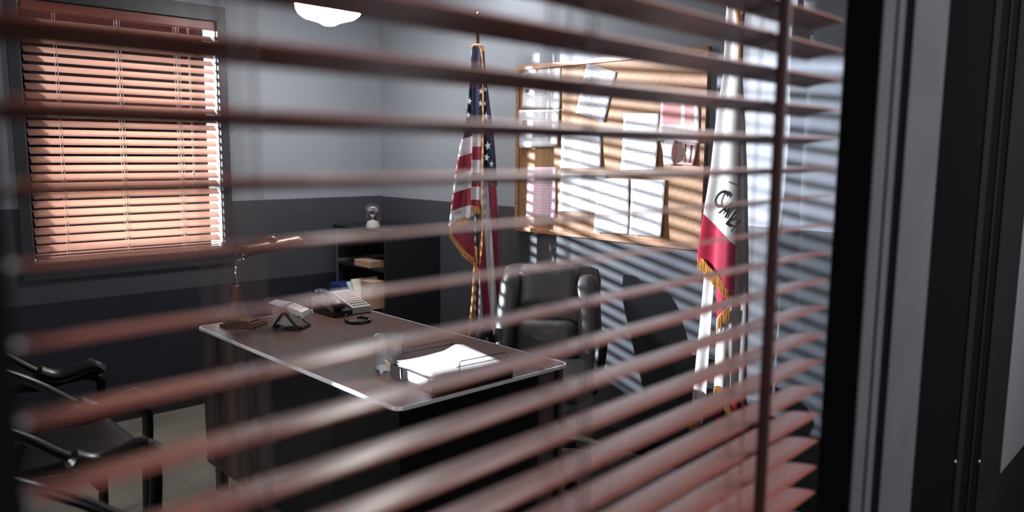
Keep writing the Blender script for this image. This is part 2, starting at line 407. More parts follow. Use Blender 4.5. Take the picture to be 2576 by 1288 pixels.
# ------------------------------------------------------------------ venetian blinds
def slat_mesh(mb, a0, a1, b, z, wdt, th, tilt, crown, M, n=8):
    """one long slat: crowned section extruded along a; tilt > 0 lifts the edge nearer b-"""
    top, bot = [], []
    for i in range(n+1):
        s = -.5+i/n; h = crown*(1-4*s*s)
        e = th/2*(1 if 0 < i < n else .55)
        top.append((s*wdt, h+e)); bot.append((s*wdt, h-e))
    sec = top+bot[::-1]; ct, st = math.cos(tilt), math.sin(tilt)
    sec = [(y*ct+zz*st, -y*st+zz*ct) for y, zz in sec]
    V = [[mb.bm.verts.new(M @ Vector((a, b+y, z+zz))) for y, zz in sec] for a in (a0, a1)]
    k = len(sec)
    for i in range(k): mb.bm.faces.new((V[0][i], V[0][(i+1) % k], V[1][(i+1) % k], V[1][i]))
    mb.bm.faces.new(V[0][::-1]); mb.bm.faces.new(V[1])

# the blurred blind close to the camera, hung in the front opening
fb = thing('venetian_blind', 'large blurred rosewood venetian blind hanging in the front opening, close to the camera', 'blind', front((AL+AR)/2, .055, ZS), SK)
B_IN = .056; SP = .045; Z0 = 1.5005
SA0, SA1 = .10, front_a(2122, .027, 100)
nlow = int((Z0-ZS-.06)/SP); nhigh = int((ZH-.05-Z0)/SP)
for k in range(-nlow, nhigh+1):
    mb = MB(); slat_mesh(mb, SA0, SA1, B_IN, Z0-.004+k*SP+random.uniform(-.0006, .0006), .056, .0032, math.radians(10.3), .0012, FM)
    mb.build('slat', MT['slat'], fb, smooth=True)
MB().box(SA0, SA1, .028, .08, ZH-.045, ZH-.003, bev=.003, M=FM).build('head_rail', MT['slat'], fb)
MB().box(SA0, SA1, .028, .08, ZS+.012, ZS+.03, bev=.004, M=FM).build('bottom_rail', MT['slat'], fb)
for px in (630, 1478, 1938):
    a = front_a(px, .027)
    mb = MB()
    for b in (.0265, .0795): mb.tube([front(a-.006, b, ZS+.02), front(a-.006, b, ZH-.02)], .0011, 6); mb.tube([front(a+.006, b, ZS+.02), front(a+.006, b, ZH-.02)], .0011, 6)
    mb.tube([front(a, B_IN, ZS+.02), front(a, B_IN, ZH-.02)], .0011, 6)
    for k in range(-nlow, nhigh+1):
        z = Z0-.006+k*SP
        for d in (-.006, .006): mb.tube([front(a+d, .0265, z+.0045), front(a+d, B_IN, z-.001), front(a+d, .0795, z-.0045)], .001, 5)
    mb.build('ladder_cord', MT['cord'], fb)
a = front_a(1940, .018)
MB().tube([front(a, .016, .98), front(a, .016, 1.0), front(a, .016, ZH-.05)], [.006, .0085, .0085], 10).build('tilt_wand', MT['wand'], fb, smooth=True)

# the blind in the north window
nb = thing('venetian_blind', 'glowing wooden venetian blind in the window on the back wall', 'blind', (1.49, YN, WB))
I4 = Matrix.Identity(4); NA0, NA1 = 1.005, 1.974; NY = YN+.02
zz = WB+.075; ks = []
while zz < WT-.075: ks.append(zz); zz += .0463
for z in [WB+.03, WB+.045]+ks:
    mb = MB(); slat_mesh(mb, NA0+random.uniform(-.003, .003), NA1+random.uniform(-.002, .004), NY, z, .050, .003, math.radians(12 if z < WB+.06 else -40), .002, I4)
    o = mb.build('slat', MT['slat_far'], nb, smooth=True)
MB().box(NA0, NA1+.008, NY-.03, NY+.03, WT-.055, WT-.005, bev=.004).build('head_rail', MT['slat'], nb)
MB().box(NA0, NA1, NY-.026, NY+.026, WB+.004, WB+.022, bev=.004).build('bottom_rail', MT['slat_far'], nb)
for px, dbl in ((155, 0), (311, 1), (457, 1)):
    x = at_y(px, 300, NY-.03).x; mb = MB()
    for d in ((-.006, .006) if dbl else (0,)):
        for yy in (NY-.024, NY+.024): mb.tube([(x+d, yy, WB+.01), (x+d, yy, WT-.03)], .0009, 5)
        for z in ks: mb.tube([(x+d, NY-.024, z-.012), (x+d, NY+.024, z+.012)], .0009, 4); mb.box(x+d-.004, x+d+.004, NY-.025, NY-.021, z-.016, z-.008)
    mb.build('ladder_cord', MT['cord_pale'], nb)
x = at_y(480, 300, NY-.03).x
for d, zb_ in ((0, 1.40), (.008, 1.33)):
    c_ = MB().tube([(x+d, NY-.034, zb_), (x+d, NY-.034, WT-.06)], .0011, 5).build('lift_cord', MT['cord_pale'], nb)
    MB().lathe([(0, 0), (.006, .002), (.007, .012), (.002, .03), (0, .03)], (x+d, NY-.034, zb_-.028), 10).build('tassel', MT['cord_pale'], c_, smooth=True)

# north window: frame, glass
nw = bpy.data.objects.new('window_1', None); C.objects.link(nw); nw.location = (1.49, YN, WB); nw.matrix_basis = Matrix.Translation(nw.location); struct(nw)
m = MB(); fo = .052
m.box(WL-fo, WL, YN-.02, YN-.0, WB-fo-.03, WT+fo+.03); m.box(WR, WR+fo, YN-.02, YN, WB-fo-.03, WT+fo+.03)
m.box(WL, WR, YN-.02, YN, WT, WT+fo+.03); m.box(WL, WR, YN-.02, YN, WB-fo-.03, WB)
m.build('window_frame', MT['frame_dark'], nw)
m = MB(); m.box(WR-.006, WR, YN, YN+.17, WB, WT); m.box(WL, WL+.006, YN, YN+.17, WB, WT); m.box(WL+.006, WR-.006, YN, YN+.17, WB, WB+.003)
m.build('window_reveal', MT['grey_metal'], nw)
MB().box(WL+.006, WR-.006, YN+.15, YN+.154, WB+.003, WT).build('window_pane', MT['pane'], nw)

# added unseen slit in the west wall, narrowed to shape the west spot's beam
ww = bpy.data.objects.new('west_light_slit', None); C.objects.link(ww); ww.location = (XW, 2.7, KZ0); ww.matrix_basis = Matrix.Translation(ww.location); struct(ww)
m = MB()
m.box(XW-.02, XW+.015, KY0-.05, KY0, KZ0-.05, KZ1+.05); m.box(XW-.02, XW+.015, KY1, KY1+.05, KZ0-.05, KZ1+.05); m.box(XW-.02, XW+.015, KY0, KY1, KZ1, KZ1+.05); m.box(XW-.02, XW+.03, KY0, KY1, KZ0-.05, KZ0)
m.build('window_frame', MT['frame_dark'], ww)  # edging of the added west slit, not a real window

# ------------------------------------------------------------------ ceiling lamp
P = at_y(828, 48, 3.72)
cl = thing('ceiling_lamp', 'lit white bowl ceiling lamp at the top left, above the slats', 'lamp', (P.x, P.y, P.z))
MB().lathe([(0, -.034), (.03, -.032), (.055, -.018), (.085, -.008), (.13, .004), (.158, .024), (.170, .05), (.172, .075)], (P.x, P.y, P.z), 48).build('lamp_shade', MT['lamp_on'], cl, smooth=True)
MB().lathe([(.176, .07), (.18, .08), (.18, .095), (.05, .11), (0, .11)], (P.x, P.y, P.z), 40).build('rim', MT['alu'], cl, smooth=True)
MB().tube([(P.x, P.y, P.z+.10), (P.x, P.y, ZC)], .012, 10).build('stem', MT['alu'], cl)
lp = lamp('ceiling_lamp_light', 'POINT', (P.x, P.y, P.z-.09), (P.x, P.y, 0), 2, (.95, .97, 1), shadow_soft_size=.1)

# ------------------------------------------------------------------ bulletin board and its papers
BY0, BY1, BZ0, BZ1 = 2.005, 3.246, 1.077, 1.998
bb = thing('bulletin_board', 'oak framed cork board on the right wall, pinned with papers', 'board', (XE-.01, (BY0+BY1)/2, BZ0))
MB().box(XE-.012, XE-.001, BY0+.01, BY1-.01, BZ0+.01, BZ1-.01).build('cork_panel', MT['cork'], bb)
m = MB(); fw = .026
for (a, b, c, d) in ((BY0, BY1, BZ0, BZ0+fw), (BY0, BY1, BZ1-fw, BZ1), (BY0, BY0+fw, BZ0+fw, BZ1-fw), (BY1-fw, BY1, BZ0+fw, BZ1-fw)):
    m.box(XE-.024, XE-.002, a, b, c, d, bev=.002, seg=1)
m.build('frame', MT['oak'], bb)
sheets = [  # px corners TL TR BR BL, material, curl, lift, label
 (((1318, 177), (1412, 170), (1411, 274), (1316, 273)), 0, .006, .001, 'white printed sheet at the top left corner of the cork board'),
 (((1305, 277), (1410, 275), (1408, 368), (1312, 372)), 1, .010, .006, 'white printed sheet pinned overlapping just below the top left sheet'),
 (((1477, 160), (1553, 182), (1522, 308), (1450, 284)), 2, .004, .001, 'tilted slip of dense grey print near the top middle of the board'),
 (((1414, 338), (1514, 336), (1515, 424), (1414, 424)), 3, .010, .002, 'white sheet at mid height, right of the two stacked printed sheets'),
 (((1571, 285), (1661, 285), (1656, 428), (1568, 428)), 4, .016, .003, 'bowed white sheet left of the red printed form'),
 (((1666, 252), (1760, 255), (1766, 360), (1662, 354)), 5, .020, .002, 'red and white printed form curling at the top right of the board'),
 (((1664, 356), (1757, 360), (1752, 416), (1680, 411)), 6, .022, .004, 'pink card with black bars under the red form'),
 (((1328, 420), (1401, 420), (1400, 549), (1326, 544)), 7, .006, .001, 'pink sheet at the lower left of the cork board'),
 (((1413, 436), (1530, 438), (1508, 536), (1407, 531)), 3, .008, .002, 'white sheet immediately right of the pink sheet'),
 (((1503, 446), (1586, 450), (1587, 588), (1499, 584)), 4, .010, .007, 'tall white sheet in the lower middle of the board, tucked over its left neighbour'),
 (((1590, 450), (1677, 452), (1669, 597), (1590, 589)), 3, .016, .005, 'tall white sheet at the lower right, casting a shadow on bare cork'),
]
for (tl, tr, br, bl), mi, curl, lift, lab in sheets:
    q = [at_x(*p, XE-.012) for p in (tl, tr, br, bl)]
    def fn(u, v, q=q, curl=curl, lift=lift):
        t = q[3].lerp(q[2], u).lerp(q[0].lerp(q[1], u), v)
        cu = curl*((1-v)**2*(.45+.55*abs(2*u-1)**2) + .18*abs(2*u-1)**3)
        return t+Vector((-.0012-lift-cu, 0, 0))
    o = MB().grid(fn, 10, 12, uvfn=lambda u, v: (u, v)).build('paper_sheet', P_PRINT[mi], solid=.0004)
    tag(o, lab, 'paper', 'papers on the cork board')
# curled white strip over the pink card
q0, q1 = at_x(1672, 352, XE-.03), at_x(1699, 352, XE-.03)
def fn(u, v):
    t = q0.lerp(q1, u); return Vector((t.x-.018*math.sin(v*PI)*(.5+u), t.y, t.z-.115*v))
tag(MB().grid(fn, 6, 14, uvfn=lambda u, v: (u, v)).build('paper_strip', MT['white_paper'], solid=.0004), 'narrow curled white paper strip over the pink card', 'paper')

# ------------------------------------------------------------------ flags
def flag_plane(px, py, P0):
    n = Vector((P0.x, P0.y, 0)).normalized()
    r = ray(px, py); return CAM + r*((P0-CAM).dot(n)/r.dot(n)), n
def interp(rows, y):
    if y <= rows[0][0]: return rows[0][1:]
    for a, b in zip(rows, rows[1:]):
        if y <= b[0]:
            t = (y-a[0])/(b[0]-a[0]); return tuple(p+(q-p)*t for p, q in zip(a[1:], b[1:]))
    return rows[-1][1:]
def drape(mb, P0, rows, uvpix, depth=0, fold=.02, nf=2.0, ph=0, nu=24, nv=60, mi=0, edge=None):
    """hanging cloth between two traced edges; folds run down the cloth"""
    y0, y1 = rows[0][0], rows[-1][0]
    def pix(u, v):
        y = y0+(y1-y0)*v; l, r = interp(rows, y)
        x = l+(r-l)*u
        if edge and v > .999: pass
        return x, y+(edge(u) if edge else 0)*v**6
    def fn(u, v):
        x, y = pix(u, v); p, n = flag_plane(x, y, P0)
        d = depth+fold*(.35+.65*v)*math.sin(ph+u*nf*2*PI+.5*math.sin(v*3))+fold*.25*math.sin(v*9+u*5+ph)
        return p-n*d
    mb.grid(fn, nu, nv, uvfn=lambda u, v: uvpix(*pix(u, v)), mi=mi)
def star(mb, P0, px, py, r, d, mi, squash=.7, rot=0):
    c, n = flag_plane(px, py, P0); side = Vector((n.y, -n.x, 0)); up = Vector((0, 0, 1)); vs = []
    for k in range(10):
        a = rot+PI/2+k*PI/5; rr = r if k % 2 == 0 else r*.4
        vs.append(mb.bm.verts.new(c-n*d+side*math.cos(a)*rr*squash+up*math.sin(a)*rr))
    f = mb.bm.faces.new(vs); f.material_index = mi
def fringe(name, P0, pts, wid, parent, depth):
    """row of short gold threads hanging from a traced edge"""
    mb = MB(); L = smoothpts([Vector((x, y, 0)) for x, y in pts], 10)
    tot = 0
    for a, b in zip(L, L[1:]):
        n_ = max(1, int((b-a).length/.75))
        for i in range(n_):
            t = a.lerp(b, i/n_); p, n = flag_plane(t.x, t.y, P0); p -= n*(depth+random.uniform(-.003, .003))
            q = p+Vector((random.uniform(-.004, .004), random.uniform(-.004, .004), -wid*random.uniform(.85, 1.1)))
            mb.tube([p+Vector((0, 0, .004)), p.lerp(q, .5)+Vector((0, 0, .001)), q], [.0022, .002, .0012], 4)
    return mb.build(name, MT['gold'], parent)

# --- the striped flag by the corner
UP = at_x(1199, 640, XE-.22); UP.z = 0
up0 = Vector((UP.x, UP.y, 1.2))
us_pole = thing('flagpole', 'brown flagpole with brass joint near the room corner, carrying the striped flag', 'flagpole', UP, group=None)
MB().tube([(UP.x, UP.y, .03), (UP.x, UP.y, 2.2)], .0125, 12).build('pole', MT['pole'], us_pole, smooth=True)
MB().tube([(UP.x, UP.y, .82), (UP.x, UP.y, .99)], .0150, 12).build('brass_joint', MT['brass'], us_pole, smooth=True)
MB().lathe([(0, .06), (.03, .055), (.04, .045), (.11, .03), (.14, .012), (.14, 0)], UP, 32).build('base', MT['brass'], us_pole, smooth=True)
MB().lathe([(0, .09), (.012, .075), (.02, .05), (.012, .03), (.018, .015), (.014, 0)], (UP.x, UP.y, 2.2), 16).build('finial', MT['brass'], us_pole, smooth=True)
us = thing('flag', 'red, white and blue starred flag drooping in folds from its pole by the corner', 'flag', (UP.x, UP.y, .42))
def uv_left(x, y):
    t = (y-(352-.30*(x-1150)))/43.0
    return (-1, 0) if t < 0 else (1, t+.98)
def uv_mid(x, y):
    t = (y-336)/33.0
    return (-1, 0) if t < 0 else (1, t+1.0)
def uv_right(x, y):
    yy = 455+.4*(x-1225)
    if y < yy: return (-1, 0)
    return (1, (x-1197-.075*(y-560))/19.0+8)
mb = MB()
drape(mb, up0, [(118, 1186, 1201), (175, 1184, 1200), (240, 1179, 1201), (330, 1168, 1202), (370, 1157, 1202), (430, 1147, 1200), (520, 1135, 1194), (560, 1130, 1192)], uv_left, depth=.03, fold=.016, nf=1.4, ph=.4, nu=40, nv=120, edge=lambda u: -26*u+8)
cloth = mb.build('cloth_left_fold', [MT['us'], MT['star']], us, solid=.0016)
mb = MB()
drape(mb, up0, [(118, 1190, 1212), (240, 1188, 1213), (340, 1188, 1212), (430, 1187, 1209), (525, 1186, 1208)], uv_mid, depth=.058, fold=.010, nf=1.0, ph=2.2, nu=24, nv=110)
mb.build('cloth_middle_fold', [MT['us'], MT['star']], us, solid=.0016)
mb = MB()
drape(mb, up0, [(118, 1199, 1217), (175, 1205, 1221), (240, 1207, 1229), (330, 1210, 1241), (400, 1212, 1247), (520, 1212, 1252), (640, 1207, 1256), (720, 1205, 1260), (800, 1204, 1262), (868, 1208, 1264)], uv_right, depth=.03, fold=.02, nf=1.6, ph=1.0, nu=44, nv=150, edge=lambda u: 14*u)
mb.build('cloth_right_fold', [MT['us'], MT['star']], us, solid=.0016)
mb = MB()
drape(mb, up0, [(560, 1131, 1180), (590, 1134, 1190), (640, 1162, 1196), (662, 1186, 1196)], lambda x, y: (1, .5), depth=.012, fold=.008, nf=1, ph=0, nu=20, nv=30)
mb.build('cloth_under_fold', [MT['us']], us, solid=.0016)
for x, y, r, d in ((1181, 256, .022, .058), (1178, 291, .020, .058), (1222, 294, .026, .065), (1210, 232, .020, .074), (1209, 262, .020, .074), (1227, 367, .027, .065), (1224, 396, .024, .066), (1236, 412, .020, .06), (1221, 226, .018, .06), (1219, 262, .014, .06)):
    mb = MB(); star(mb, up0, x, y, r, d, 0, rot=random.uniform(-.2, .2)); mb.build('star', MT['star'], us, solid=.001)
fringe('fringe', up0, [(1131, 572), (1150, 556), (1184, 540)], .045, us, .034)
fringe('fringe', up0, [(1132, 580), (1146, 602), (1170, 632), (1194, 650)], .036, us, .022)
fringe('fringe', up0, [(1188, 517), (1197, 519), (1207, 519)], .04, us, .066)
fringe('fringe', up0, [(1210, 597), (1208, 615), (1209, 640)], .036, us, .055)
p1, n = flag_plane(1214, 150, up0); mb = MB()
cp = [flag_plane(x, y, up0)[0]-n*.078 for x, y in ((1203, 118), (1211, 135), (1215, 200), (1215, 330), (1214, 480), (1213, 600), (1210, 640))]
mb.tube(smoothpts(cp), .0042, 7)
cp = [flag_plane(x, y, up0)[0]-n*.03 for x, y in ((1194, 660), (1191, 720), (1188, 770), (1181, 842))]
mb.tube(smoothpts(cp), [.0045+.0004*i for i in range(len(smoothpts(cp)))], 7)
cp = [flag_plane(x, y, up0)[0]-n*.045 for x, y in ((1187, 122), (1193, 117), (1202, 116), (1211, 121), (1214, 131))]
mb.tube(smoothpts(cp), .008, 7)
mb.build('gold_cord', MT['gold'], us, smooth=True)

# --- the white flag at the right
CP = at_z(1795, 1215, 0); k_ = at_x(1838, 640, XE-.32); CP = Vector((k_.x, k_.y, 0))
cp0 = Vector((CP.x, CP.y, 1.2))
ca_pole = thing('flagpole', 'flagpole on a shiny brass foot at the right, carrying the white flag', 'flagpole', CP)
MB().tube([(CP.x, CP.y, .03), (CP.x, CP.y, 2.45)], .0125, 12).build('pole', MT['pole'], ca_pole, smooth=True)
MB().lathe([(0, .11), (.016, .11), (.018, .06), (.03, .05), (.06, .045), (.11, .03), (.118, .022), (.14, .016), (.15, .008), (.15, 0)], CP, 40).build('base', MT['brass'], ca_pole, smooth=True)
ca = thing('flag', 'white flag with black letters and red bottom stripe hanging at the right', 'flag', (CP.x, CP.y, .3))
white = lambda x, y: (1, -1)
def uv_ca(x, y):
    e = 534+1.02*(x-1770)
    return (1, (y-e)/20)
def uv_low(x, y): return (1, 1 if y < 745-.0*(x) else -1)
mb = MB()
drape(mb, cp0, [(20, 1828, 1868), (60, 1826, 1870), (140, 1822, 1868), (200, 1818, 1866), (300, 1802, 1862), (440, 1787, 1856), (540, 1771, 1852), (600, 1763, 1850), (650, 1757, 1848), (690, 1756, 1846)], uv_ca, depth=.05, fold=.012, nf=1.3, ph=1.2, nu=60, nv=150, edge=lambda u: -38+85*u)
mb.build('cloth_front_fold', [MT['ca']], ca, solid=.0016)
mb = MB()
drape(mb, cp0, [(20, 1850, 1872), (200, 1852, 1868), (300, 1855, 1874), (440, 1850, 1880), (640, 1842, 1883), (800, 1840, 1882), (1000, 1838, 1876), (1090, 1850, 1896)], lambda x, y: (1, -1 if y < 1000 else 1), depth=-.015, fold=.022, nf=1.0, ph=2.6, nu=24, nv=90)
mb.build('cloth_back_fold', [MT['ca']], ca, solid=.0016)
mb = MB()
drape(mb, cp0, [(640, 1775, 1796), (700, 1771, 1797), (800, 1762, 1790), (900, 1752, 1783), (1000, 1743, 1776), (1062, 1737, 1768)], white, depth=.03, fold=.008, nf=.8, ph=.3, nu=16, nv=50)
mb.build('cloth_left_tail', [MT['ca']], ca, solid=.0016)
mb = MB()
drape(mb, cp0, [(640, 1800, 1846), (745, 1802, 1842), (790, 1803, 1840), (850, 1801, 1842), (980, 1796, 1838)], lambda x, y: (1, (800-1.3*(x-1802)-y)/20), depth=.028, fold=.012, nf=1.2, ph=4, nu=24, nv=60)
mb.build('cloth_right_tail', [MT['ca']], ca, solid=.0016)
mb = MB()
drape(mb, cp0, [(985, 1800, 1850), (1050, 1798, 1862), (1110, 1800, 1868), (1130, 1803, 1860)], lambda x, y: (1, 1), depth=.01, fold=.014, nf=1.2, ph=1, nu=20, nv=20)
mb.build('cloth_bottom_fold', [MT['ca']], ca, solid=.0016)
fringe('fringe', cp0, [(1757, 645), (1770, 650), (1784, 668), (1806, 690), (1834, 722)], .048, ca, .058)
fringe('fringe', cp0, [(1836, 770), (1820, 780), (1806, 800)], .046, ca, .045)
fringe('fringe', cp0, [(1797, 968), (1808, 966), (1822, 975)], .045, ca, .042)
fringe('fringe', cp0, [(1737, 1050), (1750, 1053), (1765, 1056)], .04, ca, .04)
fringe('fringe', cp0, [(1825, 1000), (1835, 1020), (1850, 1040)], .05, ca, .03)
mb = MB()
n_ = Vector((cp0.x, cp0.y, 0)).normalized()
cpv = [flag_plane(x, y, cp0)[0]-n_*.068 for x, y in ((1850, 18), (1858, 60), (1862, 130), (1858, 190))]
mb.tube(smoothpts(cpv), .007, 7)
cpv = [flag_plane(x, y, cp0)[0]-n_*.066 for x, y in ((1828, 22), (1840, 14), (1854, 14), (1867, 24), (1868, 44))]
mb.tube(smoothpts(cpv), .010, 7)
mb.build('gold_cord', MT['gold'], ca, smooth=True)
def letter(ch, px, py, h, wscale, roll, d, mt):
    cu = bpy.data.curves.new('t', 'FONT'); cu.body = ch; cu.size = 1; cu.align_x = 'CENTER'; cu.align_y = 'CENTER'; cu.extrude = .01; cu.offset = .018
    t = bpy.data.objects.new('t', cu); C.objects.link(t); bpy.context.view_layer.update()
    me = bpy.data.meshes.new_from_object(t.evaluated_get(bpy.context.evaluated_depsgraph_get())); bpy.data.objects.remove(t)
    c, n = flag_plane(px, py, cp0); side = Vector((n.y, -n.x, 0)); up = Vector((0, 0, 1)); h = h/.7
    cr, sr = math.cos(roll), math.sin(roll)
    bm_ = bmesh.new(); bm_.from_mesh(me)
    for v in bm_.verts:
        x, y, z = v.co.x*h*wscale, v.co.y*h, v.co.z
        x, y = x*cr-y*sr, x*sr+y*cr
        v.co = c-n*(d+z*.1)+side*x+up*y
    mb = MB(); mb.bm.free(); mb.bm = bm_
    return mb.build('letter', mt, ca)
letter('C', 1813, 499, .070, .62, -.50, .068, MT['ink'])
letter('A', 1829, 524, .066, .55, -.62, .067, MT['ink'])
letter('L', 1841, 549, .062, .55, -.62, .066, MT['ink'])
letter('I', 1850, 566, .055, .4, -.62, .066, MT['ink'])
letter('/', 1848, 462, .040, .7, 1.35, .066, MT['green'])

# ------------------------------------------------------------------ bookcase in the corner, with what stands on it
bx0, bx1, by0, by1, bzt = 2.71, 3.125, 3.957, 4.53, 1.02
bc = thing('bookcase', 'black open bookcase standing in the far corner', 'bookcase', ((bx0+bx1)/2, (by0+by1)/2, 0))
MB().box(bx0, bx1, by0, by0+.02, .0, bzt).build('side_panel', MT['cabinet'], bc)
MB().box(bx0, bx1, by1-.02, by1, .0, bzt).build('side_panel', MT['cabinet'], bc)
MB().box(bx1-.012, bx1, by0+.02, by1-.02, 0, bzt).build('back_panel', MT['cabinet'], bc)
MB().box(bx0-.012, bx1+.003, by0-.012, by1+.012, bzt, bzt+.022, bev=.003).build('top', MT['cabinet'], bc)
for z in (.80, .555, .30, .05):
    MB().box(bx0+.004, bx1-.012, by0+.02, by1-.02, z-.018, z).build('shelf', MT['cabinet'], bc)
m = MB()
m.box(bx0-.003, bx0, by1-.022, by1-.006, 0, bzt); m.box(bx0+.004, bx1-.012, by1-.0215, by1-.02, .80, .82)
m.build('edge_strip', MT['cabinet_edge'], bc)
def shelf_obj(px0, px1, py0, py1, y, x0, name, mt, lab, cat, dy=.04, tilt=0, z0=None):
    a = at_y(px0, py1, y); b = at_y(px1, py0, y)
    zz0 = z0 if z0 is not None else a.z
    M = Matrix.Translation(((a.x+b.x)/2, y, zz0)) @ Matrix.Rotation(tilt, 4, 'X')
    o = MB().box(-(b.x-a.x)/2, (b.x-a.x)/2, 0, dy, 0, max(.01, min(b.z-zz0, {.80: .20, .556: .22, .301: .22}.get(zz0, 1))), bev=.002, seg=1, M=M).build(name, mt)
    return tag(o, lab, cat)
shelf_obj(931, 969, 655, 684, 4.10, 0, 'storage_box', MT['kraft'], 'small brown box on the upper middle shelf of the bookcase', 'box', .18, 0, .80)
shelf_obj(903, 968, 690, 730, 4.18, 0, 'paper_stack', MT['cream'], 'cream papers leaning on the bookcase shelf under the brown box', 'paper', .016, -.5, .556)
shelf_obj(897, 935, 693, 728, 4.205, 0, 'folder', MT['pale_blue'], 'pale blue folder leaning behind the cream papers', 'folder', .012, -.7, .556)
shelf_obj(860, 905, 712, 728, 4.345, 0, 'binder', MT['blue'], 'dark blue binder lying on the left of the bookcase shelf', 'binder', .15, 0, .556)
shelf_obj(935, 970, 706, 732, 4.02, 0, 'storage_box', MT['kraft'], 'brown carton at the right end of the bookcase shelf, below the small box', 'box', .12, 0, .556)
shelf_obj(948, 973, 768, 795, 4.02, 0, 'carton', MT['cream'], 'cream carton on a low bookcase shelf behind the desk', 'box', .10, 0, .301)
# glass dome ornament
gp = at_z(938, 572, bzt+.022)
gd_ = thing('dome_ornament', 'glass dome ornament with a silver ball on a pale base, on the bookcase', 'ornament', gp)
MB().lathe([(0, 0), (.044, 0), (.044, .012), (.040, .020), (.034, .036), (.018, .045), (0, .048)], gp, 32).build('base', MT['grey_metal'], gd_, smooth=True)
MB().lathe([(.050, .0), (.052, .06), (.052, .10), (.046, .128), (.030, .146), (0, .152)], gp, 32).build('glass_dome', MT['globe'], gd_, smooth=True)
MB().lathe([(0, .048), (.006, .05), (.006, .07), (.02, .072), (.034, .09), (.036, .105), (.028, .125), (.012, .134), (0, .135)], gp, 12).build('silver_ball', MT['chrome'], gd_)
MB().box(gp.x+.01, gp.x+.016, gp.y-.02, gp.y+.02, gp.z+.05, gp.z+.115).build('support', MT['bronze'], gd_)

# ------------------------------------------------------------------ desk
DX0, DX1, DY0, DY1, DZ = 1.325, 2.095, 1.884, 3.39, .755
dk = thing('desk', 'black steel desk with brown wood grain top and shiny metal edging', 'desk', ((DX0+DX1)/2, (DY0+DY1)/2, 0))
def rrect(x0, x1, y0, y1, r, n=8):
    out = []
    for cx, cyy, a in ((x1-r, y0+r, -PI/2), (x1-r, y1-r, 0), (x0+r, y1-r, PI/2), (x0+r, y0+r, PI)):
        for i in range(n+1): g = a+PI/2*i/n; out.append((cx+r*math.cos(g), cyy+r*math.sin(g)))
    return out
MB().prism(rrect(DX0+.006, DX1-.006, DY0+.006, DY1-.006, .032), DZ-.011, DZ).build('desk_top', MT['desk_top'], dk)
tr = [Vector((x, y, DZ-.014)) for x, y in rrect(DX0+.006, DX1-.006, DY0+.006, DY1-.006, .032)]
m = MB(); outer = rrect(DX0, DX1, DY0, DY1, .036); inner = rrect(DX0+.006, DX1-.006, DY0+.006, DY1-.006, .030); n = len(outer)
prof = [(0, DZ-.0115), (1, DZ-.0115), (1, DZ-.003), (.6, DZ), (0, DZ)]
rings = []
for (ox, oy), (ix, iy) in zip(outer, inner): rings.append([m.bm.verts.new((ix+(ox-ix)*t, iy+(oy-iy)*t, z)) for t, z in prof])
for i in range(n):
    A, B = rings[i], rings[(i+1) % n]
    for k in range(len(prof)): m.bm.faces.new((A[k], A[(k+1) % 5], B[(k+1) % 5], B[k]))
m.build('edge_trim', MT['pale_trim'], dk, smooth=True)
PX0, PX1 = 1.343, 2.08; PZ = .135
MB().box(PX0, PX1, DY0+.02, DY0+.42, PZ, DZ-.0120, bev=.004).build('pedestal', MT['steel_black'], dk)
MB().box(PX0, PX1, DY1-.44, DY1-.02, PZ, DZ-.0120, bev=.004).build('pedestal', MT['steel_black'], dk)
MB().box(PX0+.012, PX0+.03, DY0+.42, DY1-.44, PZ, DZ-.0120).build('modesty_panel', MT['steel_black'], dk)
MB().box(PX0-.004, PX0, DY1-.115, DY1-.022, PZ+.01, DZ-.035, bev=.0015, seg=1).build('corner_strip', MT['frame_dark'], dk)
for px_ in (PX0+.02, PX1-.06):
    for py_ in (DY0+.05, DY0+.36, DY1-.40, DY1-.09):
        lg = MB().prism([(px_, py_), (px_+.04, py_), (px_+.04, py_+.04), (px_, py_+.04)], .012, PZ).build('leg', MT['steel_black'], dk)
        MB().lathe([(0, 0), (.022, 0), (.022, .012), (0, .012)], (px_+.02, py_+.02, 0), 12).build('foot', MT['alu'], lg)

# ------------------------------------------------------------------ desk lamp
lf, lr_, ll = at_z(636, 829, DZ), at_z(685, 816, DZ), at_z(552, 822, DZ)
ax = (lf-ll); Llen = ax.length; ax.normalize(); ay = Vector((-ax.y, ax.x, 0)); Wd = .115
rz = math.atan2(ax.y, ax.x); lc = ll+ax*Llen/2+ay*Wd/2
dl = thing('desk_lamp', 'brown bronze desk lamp with long hood, at the far left corner of the desk', 'lamp', (lc.x, lc.y, DZ), rz)
h = Llen/2
m = MB(); m.box(-h, h, -Wd/2, Wd/2, 0, .014, bev=.003); m.box(-h+.008, h-.008, -Wd/2+.008, Wd/2-.008, .014, .022, bev=.003); m.box(-h+.016, h-.03, -Wd/2+.014, Wd/2-.014, .022, .03, bev=.003)
m.build('base', MT['bronze'], dl, local=True)
cx = -h+.055
def frus(mb, z0, z1, w0, w1, M=None):
    a = [mb.bm.verts.new((cx+sx*w0/2, sy*w0/2, z0)) for sx, sy in ((-1, -1), (1, -1), (1, 1), (-1, 1))]; b = [mb.bm.verts.new((cx+sx*w1/2, sy*w1/2, z1)) for sx, sy in ((-1, -1), (1, -1), (1, 1), (-1, 1))]
    for i in range(4): mb.bm.faces.new((a[i], a[(i+1) % 4], b[(i+1) % 4], b[i]))
    mb.bm.faces.new(a[::-1]); mb.bm.faces.new(b)
m = MB(); frus(m, .034, .175, .056, .024); m.build('column', MT['bronze'], dl, local=True)
m = MB(); frus(m, .030, .036, .074, .070); frus(m, .036, .056, .066, .056); m.build('brass_collar', MT['brass'], dl, local=True)
S0, S1 = at_y(618, 634, 3.24), at_y(766, 606, 3.24)
